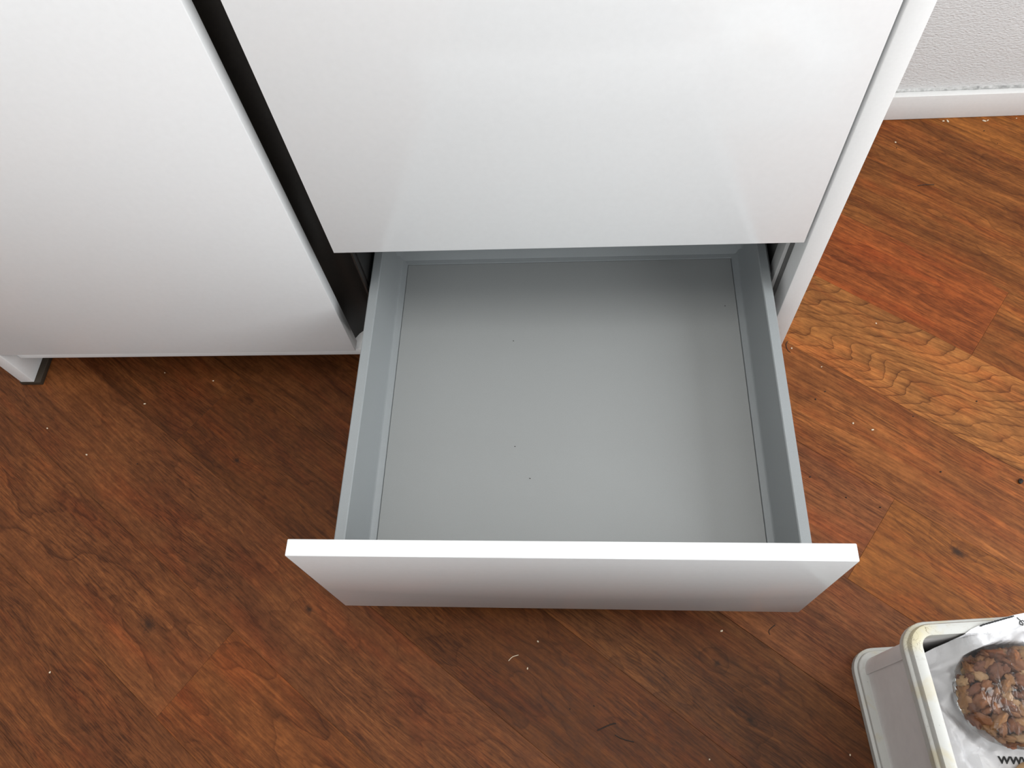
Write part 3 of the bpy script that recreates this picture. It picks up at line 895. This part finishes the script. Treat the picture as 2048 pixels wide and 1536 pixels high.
for x, y, s, where in PALE:
    crumb('crumb', rc.choice(pale), x, y, s, 'pale floor crumb, ' + where, 'pale crumbs on the floor')
FLAKE = [(1.0340, .5650, .0020, 'left one of the left pair'), (1.0420, .5640, .0024, 'right one of the left pair'), (1.1090, .5610, .0026, 'left one of the right pair'),
         (1.1160, .5625, .0018, 'right one of the right pair'), (1.1700, .5660, .0012, 'small one at right photo edge')]
for x, y, s, where in FLAKE:
    crumb('plaster_crumb', rc.choice(pale), x, y, s, 'white plaster flake by the skirting, ' + where, 'plaster flakes by the skirting board')
DARKS = [(.7187, -.0257, 'upper left of the pale pair right of drawer'), (.7015, -.0401, 'right of the drawer, closest to its rear end'), (.8471, -.0714, 'at the lower edge of the wavy-grained plank'),
         (.8683, -.1653, 'left of the large dark crumb'), (.7685, -.2223, 'right of the drawer at the plank end joint'), (.7216, -.2067, 'right of the drawer, left of the plank end joint'),
         (.6733, -.1737, 'close beside the right wall of the drawer'), (.9496, -.0455, 'on wavy-grained plank near right photo edge'), (.9333, .4994, 'near upper end of right side panel'),
         (1.103, .5361, 'upper one below right pair of plaster flakes'), (1.1194, .5027, 'lower one below right pair of plaster flakes'),
         (.303, -.5133, 'left of the twig-like shred'), (.3359, -.5087, 'above the twig-like shred'), (-.4137, -.1521, 'at left, right of the pale crumbs'), (-.2165, -.3541, 'in the lower left, left of the drawer front')]
for x, y, where in DARKS:
    crumb('speck', rc.choice(dark), x, y, rc.uniform(.0009, .0014), 'dark floor speck, ' + where, 'dark specks on the floor')
for x, y, where in ((.5412, .044, 'near its right rear corner'), (.2214, -.0132, 'left of its middle, rearmost'), (.2286, -.1866, 'left of its middle, second from the front'), (.2507, -.2344, 'the one nearest the front')):
    o = bpy.data.objects.new('speck', dark[1]); COL.objects.link(o)
    o.scale = (.0009, .0007, .0007); o.location = (x, y, .15045)
    tag(o, 'tiny dark speck in the open drawer, ' + where, 'crumb', 'dark specks in the open drawer')
# the larger dark crumb at the right edge
o = bpy.data.objects.new('dark_crumb', dark[0]); COL.objects.link(o)
o.scale = (.0045, .0032, .0034); o.location = (.9795, -.1805, .0022); o.rotation_euler = (0, 0, 1.0)
tag(o, 'dark lumpy crumb, the largest one, on the floor right of the drawer', 'crumb')
def fibre(pts, r, mat, label, name='fibre'):
    cu = bpy.data.curves.new(name, 'CURVE'); cu.dimensions = '3D'
    sp = cu.splines.new('POLY'); sp.points.add(len(pts) - 1)
    for q, (x, y) in zip(sp.points, pts): q.co = (x, y, r * 1.05, 1)
    cu.bevel_depth = r; cu.bevel_resolution = 1
    t = bpy.data.objects.new(name, cu); COL.objects.link(t)
    me = bpy.data.meshes.new_from_object(t.evaluated_get(bpy.context.evaluated_depsgraph_get()))
    bpy.data.objects.remove(t)
    me.materials.clear(); me.materials.append(mat)
    o = bpy.data.objects.new(name, me); COL.objects.link(o)
    tag(o, label, 'debris')
def bend(pts, n=6):
    """smooth the few points of a fibre"""
    out = []
    P = [pts[0]] + list(pts) + [pts[-1]]
    for i in range(1, len(P) - 2):
        p0, p1, p2, p3 = (Vector(q) for q in P[i - 1:i + 3])
        for k in range(n):
            t = k / n
            out.append(0.5 * ((2 * p1) + (p2 - p0) * t + (2 * p0 - 5 * p1 + 4 * p2 - p3) * t * t + (3 * p1 - p0 - 3 * p2 + p3) * t ** 3))
    return out + [Vector(pts[-1])]
fibre(bend([(.6719, .0698), (.6686, .063), (.6697, .0532), (.674, .0483)]), .0006, M_FIBRE, 'dark curled fibre on the floor by the right side panel of the sideboard')
fibre(bend([(.340, -.5394), (.3516, -.5341), (.3604, -.5308), (.3651, -.5301)]), .0008, M_FIBRE, 'dark twig-like shred on the floor below the drawer front')
fibre(bend([(.3633, -.5443), (.3732, -.549), (.3884, -.5523)]), .0007, M_FIBRE, 'dark shred lower right of the twig-like shred on the floor')
fibre(bend([(.2163, -.4522), (.2218, -.4467), (.2303, -.4438)]), .0005, M_CRUMB, 'short pale hair on the floor just below the drawer front')
fibre(bend([(.584, -.4103), (.5834, -.4042), (.5926, -.3965)]), .0005, M_FIBRE, 'dark hooked hair on the floor below the right corner of the drawer')
fibre(bend([(.9522, .403), (.966, .405), (.982, .4044)]), .0007, M_FIBRE, 'short dark fibre on the floor near the skirting board')
